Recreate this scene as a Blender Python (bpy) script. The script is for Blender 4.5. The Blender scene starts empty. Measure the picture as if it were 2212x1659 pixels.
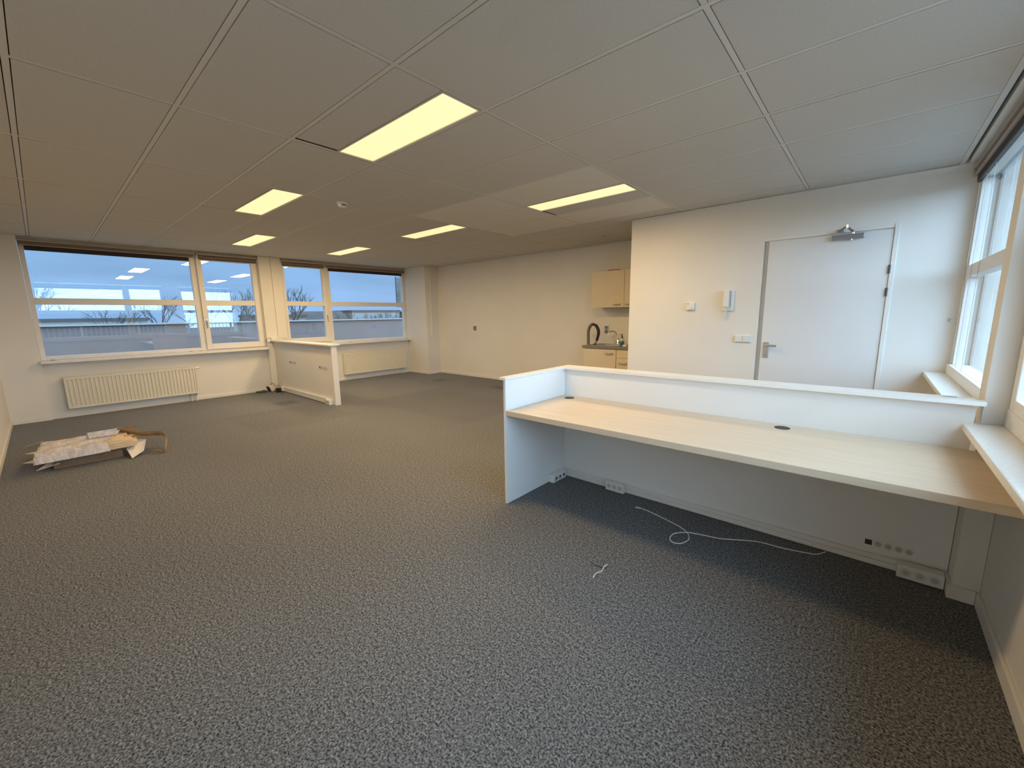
import bpy, bmesh, math, random
from mathutils import Vector, Matrix
random.seed(7)
scene = bpy.context.scene
COL = scene.collection
R = math.radians

# ------------------------------------------------------------------ camera
F_PX, YAW, PITCH, ROLL, EYE = 883.49, R(41.293), R(9.609), R(-0.879), 1.407
fw = Vector((-math.sin(YAW) * math.cos(PITCH), math.cos(YAW) * math.cos(PITCH), -math.sin(PITCH)))
rt = Vector((math.cos(YAW), math.sin(YAW), 0))
up = rt.cross(fw)
c_, s_ = math.cos(ROLL), math.sin(ROLL)
rt, up = c_ * rt + s_ * up, -s_ * rt + c_ * up
cam = bpy.data.cameras.new('camera')
cam.sensor_fit = 'HORIZONTAL'; cam.sensor_width = 36.0
cam.lens = F_PX / 2212 * 36.0
cam.clip_start = 0.02; cam.clip_end = 800
cam_o = bpy.data.objects.new('camera', cam); COL.objects.link(cam_o)
m3 = Matrix((rt, up, -fw)).transposed()
cam_o.matrix_world = Matrix.Translation((0, 0, EYE)) @ m3.to_4x4()
scene.camera = cam_o

# ------------------------------------------------------------------ view + sky
vs = scene.view_settings
vs.view_transform = 'Standard'; vs.look = 'None'; vs.gamma = 1.0; vs.use_curve_mapping = False
vs.exposure = 0.17
SKY_SIDE = (0.30, 0.52, 0.86)      # bluish sky away from the hidden sun
SKY_SUN = (4.7, 6.9, 9.4)          # pale cloud around the hidden low sun
SUN_DIR = (0.93, 0.10, 0.34)
world = bpy.data.worlds.new('world'); scene.world = world
world.use_nodes = True
nt = world.node_tree; nt.nodes.clear()
def N(t, ty, **kw):
    n = t.nodes.new(ty)
    for k, v in kw.items(): setattr(n, k, v)
    return n
def math_node(t, op, a=None, b=None, c=None):
    n = N(t, 'ShaderNodeMath', operation=op)
    for i, v in enumerate((a, b, c)):
        if v is None: continue
        if isinstance(v, (int, float)): n.inputs[i].default_value = v
        else: t.links.new(v, n.inputs[i])
    return n.outputs[0]
tc = N(nt, 'ShaderNodeTexCoord')
dot = N(nt, 'ShaderNodeVectorMath', operation='DOT_PRODUCT')
nt.links.new(tc.outputs['Generated'], dot.inputs[0]); dot.inputs[1].default_value = Vector(SUN_DIR).normalized()
mr = N(nt, 'ShaderNodeMapRange', interpolation_type='SMOOTHSTEP')
nt.links.new(dot.outputs['Value'], mr.inputs[0]); mr.inputs[1].default_value = -0.35; mr.inputs[2].default_value = 1.0
mixs = N(nt, 'ShaderNodeMix', data_type='RGBA')
nt.links.new(mr.outputs[0], mixs.inputs[0])
mixs.inputs[6].default_value = (*SKY_SIDE, 1); mixs.inputs[7].default_value = (*SKY_SUN, 1)
mp = N(nt, 'ShaderNodeMapping'); mp.inputs['Scale'].default_value = (1.6, 1.6, 9.0)
nt.links.new(tc.outputs['Generated'], mp.inputs[0])
cl = N(nt, 'ShaderNodeTexNoise'); cl.inputs['Scale'].default_value = 2.2; cl.inputs['Detail'].default_value = 5
nt.links.new(mp.outputs[0], cl.inputs['Vector'])
clm = N(nt, 'ShaderNodeMapRange'); nt.links.new(cl.outputs['Fac'], clm.inputs[0])
clm.inputs[1].default_value = 0.3; clm.inputs[2].default_value = 0.7; clm.inputs[3].default_value = 0.88; clm.inputs[4].default_value = 1.14
scl = N(nt, 'ShaderNodeVectorMath', operation='SCALE')
nt.links.new(mixs.outputs[2], scl.inputs[0]); nt.links.new(clm.outputs[0], scl.inputs['Scale'])
bg = N(nt, 'ShaderNodeBackground'); bg.inputs['Strength'].default_value = 1.0
nt.links.new(scl.outputs[0], bg.inputs['Color'])
wo = N(nt, 'ShaderNodeOutputWorld'); nt.links.new(bg.outputs[0], wo.inputs['Surface'])

LAMP_W = 26.5                      # each ceiling panel, watts of light
LAMP_COL = (1.0, 0.70, 0.335)

# ------------------------------------------------------------------ materials
def mat(name, col, rough=0.6, metal=0.0, noise=None, bump=None, spec=0.5, sheen=0.0, trans=0.0):
    """noise=(scale, amount) varies the colour; bump=(scale, strength, distance) gives fine relief"""
    m = bpy.data.materials.new(name); m.use_nodes = True
    t = m.node_tree; b = t.nodes['Principled BSDF']
    b.inputs['Base Color'].default_value = (*col, 1); b.inputs['Roughness'].default_value = rough
    b.inputs['Metallic'].default_value = metal; b.inputs['Specular IOR Level'].default_value = spec
    b.inputs['Sheen Weight'].default_value = sheen; b.inputs['Transmission Weight'].default_value = trans
    co = N(t, 'ShaderNodeTexCoord')
    if noise:
        n = N(t, 'ShaderNodeTexNoise'); n.inputs['Scale'].default_value = noise[0]; n.inputs['Detail'].default_value = 4
        t.links.new(co.outputs['Object'], n.inputs['Vector'])
        r = N(t, 'ShaderNodeMapRange'); t.links.new(n.outputs['Fac'], r.inputs[0])
        r.inputs[1].default_value = .3; r.inputs[2].default_value = .7
        r.inputs[3].default_value = 1 - noise[1]; r.inputs[4].default_value = 1 + noise[1]
        v = N(t, 'ShaderNodeVectorMath', operation='SCALE'); v.inputs[0].default_value = col
        t.links.new(r.outputs[0], v.inputs['Scale']); t.links.new(v.outputs[0], b.inputs['Base Color'])
    if bump:
        n = N(t, 'ShaderNodeTexNoise'); n.inputs['Scale'].default_value = bump[0]; n.inputs['Detail'].default_value = 3
        t.links.new(co.outputs['Object'], n.inputs['Vector'])
        bp = N(t, 'ShaderNodeBump'); bp.inputs['Strength'].default_value = bump[1]; bp.inputs['Distance'].default_value = bump[2]
        t.links.new(n.outputs['Fac'], bp.inputs['Height']); t.links.new(bp.outputs[0], b.inputs['Normal'])
    return m

M = {}
M['wall'] = mat('wall_paint', (0.80, 0.77, 0.71), 0.75, noise=(1.3, .03), bump=(120, .25, .0015))
M['trimwhite'] = mat('white_gloss_trim', (0.82, 0.79, 0.73), 0.4, noise=(3, .02))
M['winframe'] = mat('window_frame_paint', (0.80, 0.765, 0.71), 0.4, noise=(4, .03))
M['sill'] = mat('window_sill_stone', (0.82, 0.79, 0.73), 0.35, noise=(60, .05))
M['tile'] = mat('ceiling_tile', (0.62, 0.59, 0.54), 0.95, noise=(190, .10), bump=(170, .35, .002), spec=.1)
M['tile_new'] = mat('ceiling_tile_newer', (0.74, 0.70, 0.63), 0.95, noise=(190, .08), bump=(170, .3, .002), spec=.1)
M['tbar'] = mat('ceiling_grid_paint', (0.66, 0.635, 0.585), 0.5)
M['void'] = mat('ceiling_void', (0.03, 0.03, 0.03), 0.9)
M['radiator'] = mat('radiator_enamel', (0.80, 0.75, 0.62), 0.4)
M['desk'] = mat('white_melamine', (0.84, 0.83, 0.80), 0.4, noise=(2, .015))
M['ledge'] = mat('white_ledge_edge', (0.86, 0.83, 0.77), 0.35)
M['door'] = mat('door_paint', (0.77, 0.75, 0.72), 0.45, noise=(1.5, .02))
M['plastic'] = mat('white_plastic', (0.82, 0.80, 0.75), 0.35)
M['plastic_d'] = mat('grey_plastic', (0.45, 0.44, 0.42), 0.45)
M['black'] = mat('black_plastic', (0.015, 0.015, 0.017), 0.45)
M['dark'] = mat('dark_brown_plastic', (0.05, 0.035, 0.03), 0.6)
M['metal'] = mat('brushed_metal', (0.62, 0.61, 0.60), 0.32, 1.0)
M['steel'] = mat('dull_grey_metal', (0.35, 0.36, 0.38), 0.38, .9)
M['hinge'] = mat('dark_hinge_metal', (0.10, 0.10, 0.105), 0.4, .7)
M['socketring'] = mat('socket_ring', (0.72, 0.70, 0.66), 0.4)
M['socketwell'] = mat('socket_well', (0.50, 0.49, 0.47), 0.5)
M['chrome'] = mat('chrome', (0.8, 0.8, 0.8), 0.12, 1.0)
M['cab'] = mat('cream_cabinet', (0.72, 0.61, 0.44), 0.5, noise=(2, .03))
M['counter'] = mat('grey_counter', (0.22, 0.20, 0.19), 0.45, noise=(80, .25))
M['cassette'] = mat('blind_cassette', (0.20, 0.15, 0.115), 0.5)
M['blindrail'] = mat('blind_rail', (0.42, 0.35, 0.28), 0.45)
M['blindfabric'] = mat('blind_fabric', (0.045, 0.03, 0.03), 0.9)
M['cord'] = mat('white_cord', (0.75, 0.74, 0.70), 0.5)
M['brownstrip'] = mat('brown_cardboard', (0.50, 0.33, 0.17), 0.8, noise=(25, .12))
M['brown_d'] = mat('brown_cardboard_box', (0.24, 0.16, 0.10), 0.85, noise=(14, .2))
M['pine'] = mat('pale_wood_board', (0.74, 0.58, 0.37), 0.6, noise=(9, .08))
M['foam'] = mat('white_foam_sheet', (0.74, 0.70, 0.66), 0.8, noise=(10, .05))
M['green'] = mat('green_cable', (0.05, 0.10, 0.035), 0.6)
M['hose'] = mat('grey_hose', (0.16, 0.15, 0.135), 0.5)
M['blue'] = mat('blue_soap', (0.05, 0.16, 0.32), 0.25)
M['clear'] = mat('clear_bottle', (0.55, 0.58, 0.60), 0.15)
M['red'] = mat('reddish_item', (0.30, 0.10, 0.06), 0.6)
M['roofing'] = mat('roof_bitumen', (0.05, 0.048, 0.048), 0.9, noise=(3, .2))
M['parapet'] = mat('grey_mauve_parapet', (0.098, 0.074, 0.068), 0.9, noise=(1.2, .06))
M['coping'] = mat('roof_coping', (0.15, 0.145, 0.14), 0.6)
M['ground'] = mat('outdoor_ground', (0.04, 0.04, 0.035), 0.95, noise=(.3, .3))
M['bark'] = mat('bare_bark', (0.030, 0.024, 0.021), 0.9)
M['bwall'] = mat('far_building_wall', (0.075, 0.055, 0.045), 0.8, noise=(.8, .1))
M['bwall2'] = mat('far_building_pale', (0.13, 0.12, 0.11), 0.8, noise=(.8, .06))
M['broof'] = mat('far_building_roof', (0.03, 0.026, 0.025), 0.8)
M['bglass'] = mat('far_window_glass', (0.06, 0.08, 0.10), 0.1)
M['louvre'] = mat('grey_louvre', (0.10, 0.11, 0.11), 0.6)
M['rail'] = mat('white_railing', (0.7, 0.72, 0.74), 0.45)

def wood():
    m = mat('pale_birch_laminate', (0.72, 0.56, 0.37), 0.42)
    t = m.node_tree; b = t.nodes['Principled BSDF']
    co = N(t, 'ShaderNodeTexCoord'); mpn = N(t, 'ShaderNodeMapping'); mpn.inputs['Scale'].default_value = (2.0, 42, 42)
    t.links.new(co.outputs['Object'], mpn.inputs[0])
    n = N(t, 'ShaderNodeTexNoise'); n.inputs['Scale'].default_value = 1.6; n.inputs['Detail'].default_value = 6; n.inputs['Distortion'].default_value = .4
    t.links.new(mpn.outputs[0], n.inputs['Vector'])
    cr = N(t, 'ShaderNodeValToRGB'); t.links.new(n.outputs['Fac'], cr.inputs[0])
    cr.color_ramp.elements[0].position = .3; cr.color_ramp.elements[0].color = (0.665, 0.53, 0.375, 1)
    cr.color_ramp.elements[1].position = .7; cr.color_ramp.elements[1].color = (0.74, 0.60, 0.44, 1)
    t.links.new(cr.outputs[0], b.inputs['Base Color'])
    return m
M['wood'] = wood()

def carpet():
    m = mat('grey_carpet', (0.1, 0.1, 0.1), 0.95, spec=.05, sheen=.25)
    t = m.node_tree; b = t.nodes['Principled BSDF']
    co = N(t, 'ShaderNodeTexCoord')
    n = N(t, 'ShaderNodeTexNoise'); n.inputs['Scale'].default_value = 125; n.inputs['Detail'].default_value = 3; n.inputs['Roughness'].default_value = .7
    t.links.new(co.outputs['Object'], n.inputs['Vector'])
    n2 = N(t, 'ShaderNodeTexNoise'); n2.inputs['Scale'].default_value = 480; n2.inputs['Detail'].default_value = 1
    t.links.new(co.outputs['Object'], n2.inputs['Vector'])
    fac = math_node(t, 'ADD', math_node(t, 'MULTIPLY', n.outputs['Fac'], .75), math_node(t, 'MULTIPLY', n2.outputs['Fac'], .25))
    cr = N(t, 'ShaderNodeValToRGB'); t.links.new(fac, cr.inputs[0])
    e = cr.color_ramp.elements
    e[0].position = .40; e[0].color = (0.021, 0.0212, 0.0225, 1)
    e[1].position = .60; e[1].color = (0.275, 0.271, 0.266, 1)
    # trodden lane lightened further as painted lamplight, and the lighter/darker rectangles where furniture stood
    big = N(t, 'ShaderNodeTexNoise'); big.inputs['Scale'].default_value = .55; big.inputs['Detail'].default_value = 2
    t.links.new(co.outputs['Object'], big.inputs['Vector'])
    mrn = N(t, 'ShaderNodeMapRange'); t.links.new(big.outputs['Fac'], mrn.inputs[0])
    mrn.inputs[1].default_value = .3; mrn.inputs[2].default_value = .7; mrn.inputs[3].default_value = .92; mrn.inputs[4].default_value = 1.08
    sep = N(t, 'ShaderNodeSeparateXYZ'); t.links.new(co.outputs['Object'], sep.inputs[0])
    def inside(x0, x1, y0, y1, soft):
        out = None
        for o, lo, hi in ((sep.outputs[0], x0, x1), (sep.outputs[1], y0, y1)):
            a = N(t, 'ShaderNodeMapRange', interpolation_type='SMOOTHSTEP'); t.links.new(o, a.inputs[0])
            a.inputs[1].default_value = lo - soft; a.inputs[2].default_value = lo + soft
            c = N(t, 'ShaderNodeMapRange', interpolation_type='SMOOTHSTEP'); t.links.new(o, c.inputs[0])
            c.inputs[1].default_value = hi + soft; c.inputs[2].default_value = hi - soft
            p = math_node(t, 'MULTIPLY', a.outputs[0], c.outputs[0])
            out = p if out is None else math_node(t, 'MULTIPLY', out, p)
        return out
    val = mrn.outputs[0]
    for (x0, x1, y0, y1, soft, k) in WEAR_AND_LAMPLIGHT:
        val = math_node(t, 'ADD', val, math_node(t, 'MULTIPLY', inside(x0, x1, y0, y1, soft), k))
    blo = N(t, 'ShaderNodeTexNoise'); blo.inputs['Scale'].default_value = 58; blo.inputs['Detail'].default_value = 3; blo.inputs['Roughness'].default_value = .7
    t.links.new(co.outputs['Object'], blo.inputs['Vector'])
    bm_ = N(t, 'ShaderNodeMapRange'); t.links.new(blo.outputs['Fac'], bm_.inputs[0])
    bm_.inputs[1].default_value = .32; bm_.inputs[2].default_value = .68; bm_.inputs[3].default_value = .62; bm_.inputs[4].default_value = 1.38
    val = math_node(t, 'MULTIPLY', val, bm_.outputs[0])
    v = N(t, 'ShaderNodeVectorMath', operation='SCALE'); t.links.new(cr.outputs[0], v.inputs[0]); t.links.new(val, v.inputs['Scale'])
    t.links.new(v.outputs[0], b.inputs['Base Color'])
    bp = N(t, 'ShaderNodeBump'); b.inputs['Sheen Roughness'].default_value = .30; b.inputs['Sheen Tint'].default_value = (.9, .86, .82, 1)
    bp.inputs['Strength'].default_value = .35; bp.inputs['Distance'].default_value = .004
    t.links.new(fac, bp.inputs['Height']); t.links.new(bp.outputs[0], b.inputs['Normal'])
    return m
WEAR_AND_LAMPLIGHT = [(-6.9, -5.6, 1.6, 2.9, .04, -.10), (-6.3, -3.9, 3.5, 4.9, .05, -.10), (-8.7, -6.4, 3.3, 5.2, .06, .10),
        (-8.6, -6.9, .6, 2.6, .08, .08), (-7.5, -7.15, 2.42, 2.72, .06, -.38), (-7.25, -6.95, 5.55, 5.85, .08, -.35),
        (-5.6, -5.2, 5.65, 5.9, .07, -.35), (-8.0, -2.1, 1.7, 3.0, .5, .14)]  # soft middle lane: lamplit floor brightness put into the carpet colour
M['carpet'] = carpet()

def glass(name, f0, tint=(.93, .96, .97)):
    m = bpy.data.materials.new(name); m.use_nodes = True
    t = m.node_tree; t.nodes.clear()
    g = N(t, 'ShaderNodeNewGeometry')
    d = N(t, 'ShaderNodeVectorMath', operation='DOT_PRODUCT'); t.links.new(g.outputs['Incoming'], d.inputs[0]); t.links.new(g.outputs['Normal'], d.inputs[1])
    a = math_node(t, 'ABSOLUTE', d.outputs['Value'])
    p = math_node(t, 'POWER', math_node(t, 'SUBTRACT', 1.0, a), 5.0)
    fr = math_node(t, 'MULTIPLY_ADD', p, 1 - f0, f0)
    tr = N(t, 'ShaderNodeBsdfTransparent'); tr.inputs[0].default_value = (*tint, 1)
    gl = N(t, 'ShaderNodeBsdfGlossy'); gl.inputs['Roughness'].default_value = 0.0; gl.inputs['Color'].default_value = (1, 1, 1, 1)
    mx = N(t, 'ShaderNodeMixShader'); t.links.new(fr, mx.inputs[0]); t.links.new(tr.outputs[0], mx.inputs[1]); t.links.new(gl.outputs[0], mx.inputs[2])
    o = N(t, 'ShaderNodeOutputMaterial'); t.links.new(mx.outputs[0], o.inputs[0])
    return m
M['glass'] = glass('double_glazing', .075)
def film():
    m = bpy.data.materials.new('clear_wrap_film'); m.use_nodes = True
    t = m.node_tree; b = t.nodes['Principled BSDF']
    b.inputs['Base Color'].default_value = (.86, .80, .79, 1); b.inputs['Roughness'].default_value = .16
    b.inputs['Specular IOR Level'].default_value = .7
    co = N(t, 'ShaderNodeTexCoord'); mpn = N(t, 'ShaderNodeMapping')
    mpn.inputs['Rotation'].default_value = (0, 0, R(35)); mpn.inputs['Scale'].default_value = (1, 5, 3)
    t.links.new(co.outputs['Object'], mpn.inputs[0])
    n = N(t, 'ShaderNodeTexNoise'); n.inputs['Scale'].default_value = 5; n.inputs['Detail'].default_value = 4; n.inputs['Distortion'].default_value = .8
    t.links.new(mpn.outputs[0], n.inputs['Vector'])
    bp = N(t, 'ShaderNodeBump'); bp.inputs['Strength'].default_value = .4; bp.inputs['Distance'].default_value = .015
    t.links.new(n.outputs['Fac'], bp.inputs['Height']); t.links.new(bp.outputs[0], b.inputs['Normal'])
    r = N(t, 'ShaderNodeMapRange'); t.links.new(n.outputs['Fac'], r.inputs[0]); r.inputs[1].default_value = .35; r.inputs[2].default_value = .65; r.inputs[3].default_value = .5; r.inputs[4].default_value = .78
    t.links.new(r.outputs[0], b.inputs['Alpha'])
    return m
M['film'] = film()
def emit(name, col, st):
    m = bpy.data.materials.new(name); m.use_nodes = True
    t = m.node_tree; b = t.nodes['Principled BSDF']
    b.inputs['Base Color'].default_value = (.8, .8, .75, 1); b.inputs['Emission Color'].default_value = (*col, 1); b.inputs['Emission Strength'].default_value = st
    return m
M['diffuser'] = emit('lit_diffuser', (1.0, 0.765, 0.37), 0.92)

# ------------------------------------------------------------------ mesh helpers
def wloc(o):
    v = Vector(o.location)
    while o.parent: o = o.parent; v += o.location
    return v
class B:
    """collects shapes into one mesh"""
    def __init__(s): s.bm = bmesh.new()
    def box(s, x0, x1, y0, y1, z0, z1, bev=0.0, rot=None, piv=None):
        bm = bmesh.new() if (bev or rot) else s.bm
        v = [bm.verts.new((x, y, z)) for x in (x0, x1) for y in (y0, y1) for z in (z0, z1)]
        for f in ((0, 1, 3, 2), (4, 6, 7, 5), (0, 4, 5, 1), (2, 3, 7, 6), (0, 2, 6, 4), (1, 5, 7, 3)):
            bm.faces.new([v[i] for i in f])
        if bm is not s.bm:
            if bev: bmesh.ops.bevel(bm, geom=bm.edges[:], offset=bev, segments=2, affect='EDGES', profile=.6)
            if rot:
                p = Vector(piv) if piv else Vector(((x0 + x1) / 2, (y0 + y1) / 2, (z0 + z1) / 2))
                bmesh.ops.rotate(bm, verts=bm.verts, cent=p, matrix=rot)
            s.add(bm)
        return s
    def add(s, bm):
        me = bpy.data.meshes.new('tmp'); bm.to_mesh(me); bm.free()
        s.bm.from_mesh(me); bpy.data.meshes.remove(me)
    def tube(s, pts, r, seg=8, cap=True):
        pts = [Vector(p) for p in pts]; rr = r if isinstance(r, (list, tuple)) else [r] * len(pts)
        prev = None; rings = []
        for i, p in enumerate(pts):
            t = (pts[min(i + 1, len(pts) - 1)] - pts[max(i - 1, 0)]).normalized()
            if prev is None: n = t.orthogonal().normalized()
            else:
                n = prev - t * prev.dot(t); n = n.normalized() if n.length > 1e-6 else t.orthogonal().normalized()
            prev = n; b = t.cross(n)
            rings.append([s.bm.verts.new(p + (n * math.cos(a) + b * math.sin(a)) * rr[i]) for a in [2 * math.pi * k / seg for k in range(seg)]])
        for a, b in zip(rings, rings[1:]):
            for k in range(seg): s.bm.faces.new((a[k], a[(k + 1) % seg], b[(k + 1) % seg], b[k]))
        if cap: s.bm.faces.new(rings[0][::-1]); s.bm.faces.new(rings[-1])
        return s
    def cyl(s, p0, p1, r, seg=16, r2=None): return s.tube([p0, p1], [r, r if r2 is None else r2], seg)
    def ring(s, c, r0, r1, h, seg=24, axis='z'):
        """flat ring of inner radius r0, outer r1, height h above c along the axis"""
        def P(a, r, z):
            u, v = r * math.cos(a), r * math.sin(a)
            return Vector(c) + (Vector((u, v, z)) if axis == 'z' else Vector((u, z, v)) if axis == 'y' else Vector((z, u, v)))
        V = [[s.bm.verts.new(P(2 * math.pi * k / seg, r, z)) for (r, z) in ((r0, 0), (r1, 0), (r1, h), (r0, h))] for k in range(seg)]
        for k in range(seg):
            a, b = V[k], V[(k + 1) % seg]
            for i in range(4): s.bm.faces.new((a[i], a[(i + 1) % 4], b[(i + 1) % 4], b[i]))
        return s
    def disc(s, c, r, h, seg=20, axis='z'):
        a = Vector(c); d = {'x': Vector((h, 0, 0)), 'y': Vector((0, h, 0)), 'z': Vector((0, 0, h))}[axis]
        return s.cyl(a, a + d, r, seg)
    def prism(s, poly, d, off=(0, 0, 0)):
        """poly: list of 3D points; extruded by vector d"""
        a = [s.bm.verts.new(Vector(p) + Vector(off)) for p in poly]; b = [s.bm.verts.new(Vector(p) + Vector(off) + Vector(d)) for p in poly]
        s.bm.faces.new(a[::-1]); s.bm.faces.new(b)
        for i in range(len(a)): s.bm.faces.new((a[i], a[(i + 1) % len(a)], b[(i + 1) % len(a)], b[i]))
        return s
    def lathe(s, prof, c, seg=20):
        rings = [[s.bm.verts.new(Vector(c) + Vector((r * math.cos(a), r * math.sin(a), z))) for a in [2 * math.pi * k / seg for k in range(seg)]] for r, z in prof]
        for a, b in zip(rings, rings[1:]):
            for k in range(seg): s.bm.faces.new((a[k], a[(k + 1) % seg], b[(k + 1) % seg], b[k]))
        s.bm.faces.new(rings[0][::-1]); s.bm.faces.new(rings[-1])
        return s
    def obj(s, name, m, parent=None, smooth=False, loc=None):
        bmesh.ops.recalc_face_normals(s.bm, faces=s.bm.faces)
        me = bpy.data.meshes.new(name); s.bm.to_mesh(me); s.bm.free()
        me.materials.append(M[m] if isinstance(m, str) else m)
        if smooth:
            me.polygons.foreach_set('use_smooth', [True] * len(me.polygons))
            try: me.set_sharp_from_angle(angle=R(40))
            except Exception: pass
        o = bpy.data.objects.new(name, me); COL.objects.link(o)
        if loc: o.location = loc
        if parent:
            o.parent = parent
            o.location = Vector(loc) if loc else -wloc(parent)
        return o

def empty(name, loc, label=None, cat=None, group=None, kind=None):
    o = bpy.data.objects.new(name, None); o.empty_display_size = .05; COL.objects.link(o); o.location = loc
    return tag(o, label, cat, group, kind)
def tag(o, label=None, cat=None, group=None, kind=None):
    if label: o['label'] = label
    if cat: o['category'] = cat
    if group: o['group'] = group
    if kind: o['kind'] = kind
    return o
def struct(o, label, cat=None): return tag(o, label, cat, kind='structure')
def copy_tree(o, parent=None):
    c = o.copy(); COL.objects.link(c); c.parent = parent
    for ch in list(o.children): copy_tree(ch, c)
    return c
def spline(pts, n=6):
    P = [Vector(p) for p in pts]; out = []
    for i in range(len(P) - 1):
        a, b, c, d = P[max(i - 1, 0)], P[i], P[i + 1], P[min(i + 2, len(P) - 1)]
        for k in range(n):
            t = k / n
            out.append(.5 * ((2 * b) + (c - a) * t + (2 * a - 5 * b + 4 * c - d) * t * t + (3 * b - a - 3 * c + d) * t ** 3))
    return out + [P[-1]]

# ------------------------------------------------------------------ room shell
ZC = 2.571
XW, XN, YS, YB, YC, XC, XE = -8.85, -8.90, -0.44, 6.52, 5.155, -2.445, 0.51
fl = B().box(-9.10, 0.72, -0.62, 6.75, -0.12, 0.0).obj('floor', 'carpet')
struct(fl, 'mottled dark grey carpet covering the whole office floor', 'floor')

# west wall (long window wall): under-window niches, piers, head
w = B()
w.box(-9.10, XN, -.06, 2.89, 0, .815).box(-9.10, XN, 3.25, 6.14, 0, .815)
w.box(-9.10, -8.93, -.055, 6.14, 2.545, 2.719)
ww = struct(w.obj('wall_west', 'wall'), 'off-white wall with four windows above two radiators', 'wall')
struct(B().box(-9.10, XW, -.62, -.055, 0, 2.719).obj('column_south_west', 'wall'), 'off-white pier left of the far left window', 'pier')
wp = struct(B().box(-9.10, -8.87, 2.905, 3.255, 0, 2.719).obj('column_west', 'wall'), 'boarded pier between the two pairs of left windows', 'pier')
B().box(-8.87, XW, 2.875, 3.078, 0, ZC - .003, .003).obj('pier_board', 'wall', wp)
B().box(-8.87, XW, 3.084, 3.262, 0, ZC - .003, .003).obj('pier_board', 'wall', wp)
wb = B().box(-8.30, XC, YB, 6.75, 0, 2.719).obj('wall_north', 'wall')
struct(wb, 'cream painted wall behind the kitchenette at the far end', 'wall')
cc = B().box(-9.10, -8.09, 6.14, 6.75, 0, 2.719).obj('column_north_west', 'wall')
struct(cc, 'boxed white corner column beside the far radiator', 'column')
# entrance wall with the door opening
w = B()
w.box(XC, -.947, YC, 5.30, 0, 2.719).box(.095, .80, YC, 5.30, 0, 2.719).box(-.947, .095, YC, 5.30, 2.158, 2.719)
w.box(XC, XC + .14, 5.30, 6.75, 0, 2.719)
w.box(-1.2, .35, 5.30, 5.34, 0, 2.3)
we = struct(w.obj('wall_entrance', 'wall'), 'white wall around the entrance door with intercom and thermostat', 'wall')
ws = struct(B().box(-9.10, .72, -.62, YS, 0, 2.719).obj('wall_south', 'wall'), 'plain off-white wall along the left edge of the view', 'wall')
# east wall (windows beside the camera)
w = B()
w.box(XE, .72, YS, 5.155, 0, .815)
w.box(.53, .72, YS, 5.155, 2.56, 2.719)
w.box(.53, .72, 3.09, 3.36, .815, 2.719)
w.box(.53, .72, YS, -.02, .815, 2.719)
w.box(.635, 1.0, 5.03, 5.30, -.3, 3.0)
wd = struct(w.obj('wall_east', 'wall'), 'white wall under the right-hand windows', 'wall')
struct(B().box(.44, .72, 2.95, 3.09, .0, ZC - .003, .004).obj('column_east', 'wall'), 'narrow white pier between the right-hand windows at the desk end', 'pier')
struct(B().box(.415, XE - .0005, 2.775, 2.949, 0, .683, .003).obj('trim_10', 'wall'), 'pipe boxing in the corner under the desk worktop', 'trim')

# baseboards
def base(name, label, segs):
    b = B()
    for s in segs: b.box(*s, .003)
    return struct(b.obj(name, 'trimwhite'), label, 'baseboard')
base('baseboard_west', 'white skirting under the radiators of the window wall', [
    (XN, XN + .014, -.055, 2.875, 0, .055), (XN, XN + .014, 3.262, 6.14, 0, .055), (XW, XW + .014, -.44, -.06, 0, .055),
    (XW, XW + .014, 2.88, 2.97, 0, .055)])
base('baseboard_column', 'white skirting around the corner column', [(XN + .014, -8.09, 6.126, 6.14, 0, .055), (-8.09, -8.076, 6.126, YB, 0, .055)])
base('baseboard_north', 'white skirting along the kitchenette wall', [(-8.076, XC - .002, YB - .014, YB, 0, .06)])
base('baseboard_south', 'white skirting along the left edge wall', [(XW + .014, XE - .014, YS, YS + .014, 0, .06)])
base('baseboard_east', 'white skirting under the right-hand window', [
    (XE - .014, XE, YS + .014, 2.76, 0, .07), (.401, XE - .014, 2.761, 2.775, 0, .07), (.401, .415, 2.775, 2.89, 0, .07)])
base('baseboard_entrance', 'white skirting along the entrance wall', [(XC, -.95, YC - .014, YC, 0, .06), (.1, XE, YC - .014, YC, 0, .06)])

# ------------------------------------------------------------------ ceiling: slab, grid bars, tiles
cs = B().box(-9.10, .72, -.62, 6.75, 2.72, 2.80).obj('ceiling', 'void')
struct(cs, 'suspended ceiling of grey mineral tiles in a white grid', 'ceiling')
XL = [-8.93] + [-.61 - 1.2 * k for k in range(6, -1, -1)] + [.405]
YL = [YS] + [.06 + .6 * k for k in range(11)] + [YB]
lamp_cells = {(-3.01, 1.26): 0, (-5.41, 1.26): 0, (-7.81, 1.86): 0, (-3.01, 3.66): 1, (-5.41, 3.66): 1, (-7.81, 3.66): 1}
def cell_key(x, y): return (round(x, 2), round(y, 2))
bars = {}
for y in YL[1:-1]:
    x1 = .405 if y < YC else XC
    B().box(XW, x1, y - .012, y + .012, ZC + .001, ZC + .006).obj('grid_bar', 'tbar', cs)
for x in XL[1:-1]:
    y1 = YB if x < XC else YC
    for ya, yb in zip(YL, YL[1:]):
        if ya >= y1: continue
        B().box(x - .012, x + .012, ya + .012, min(yb, y1) - .012, ZC + .002, ZC + .006).obj('cross_bar', 'tbar', cs)
tile_mesh = {}
G = .0158
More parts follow.
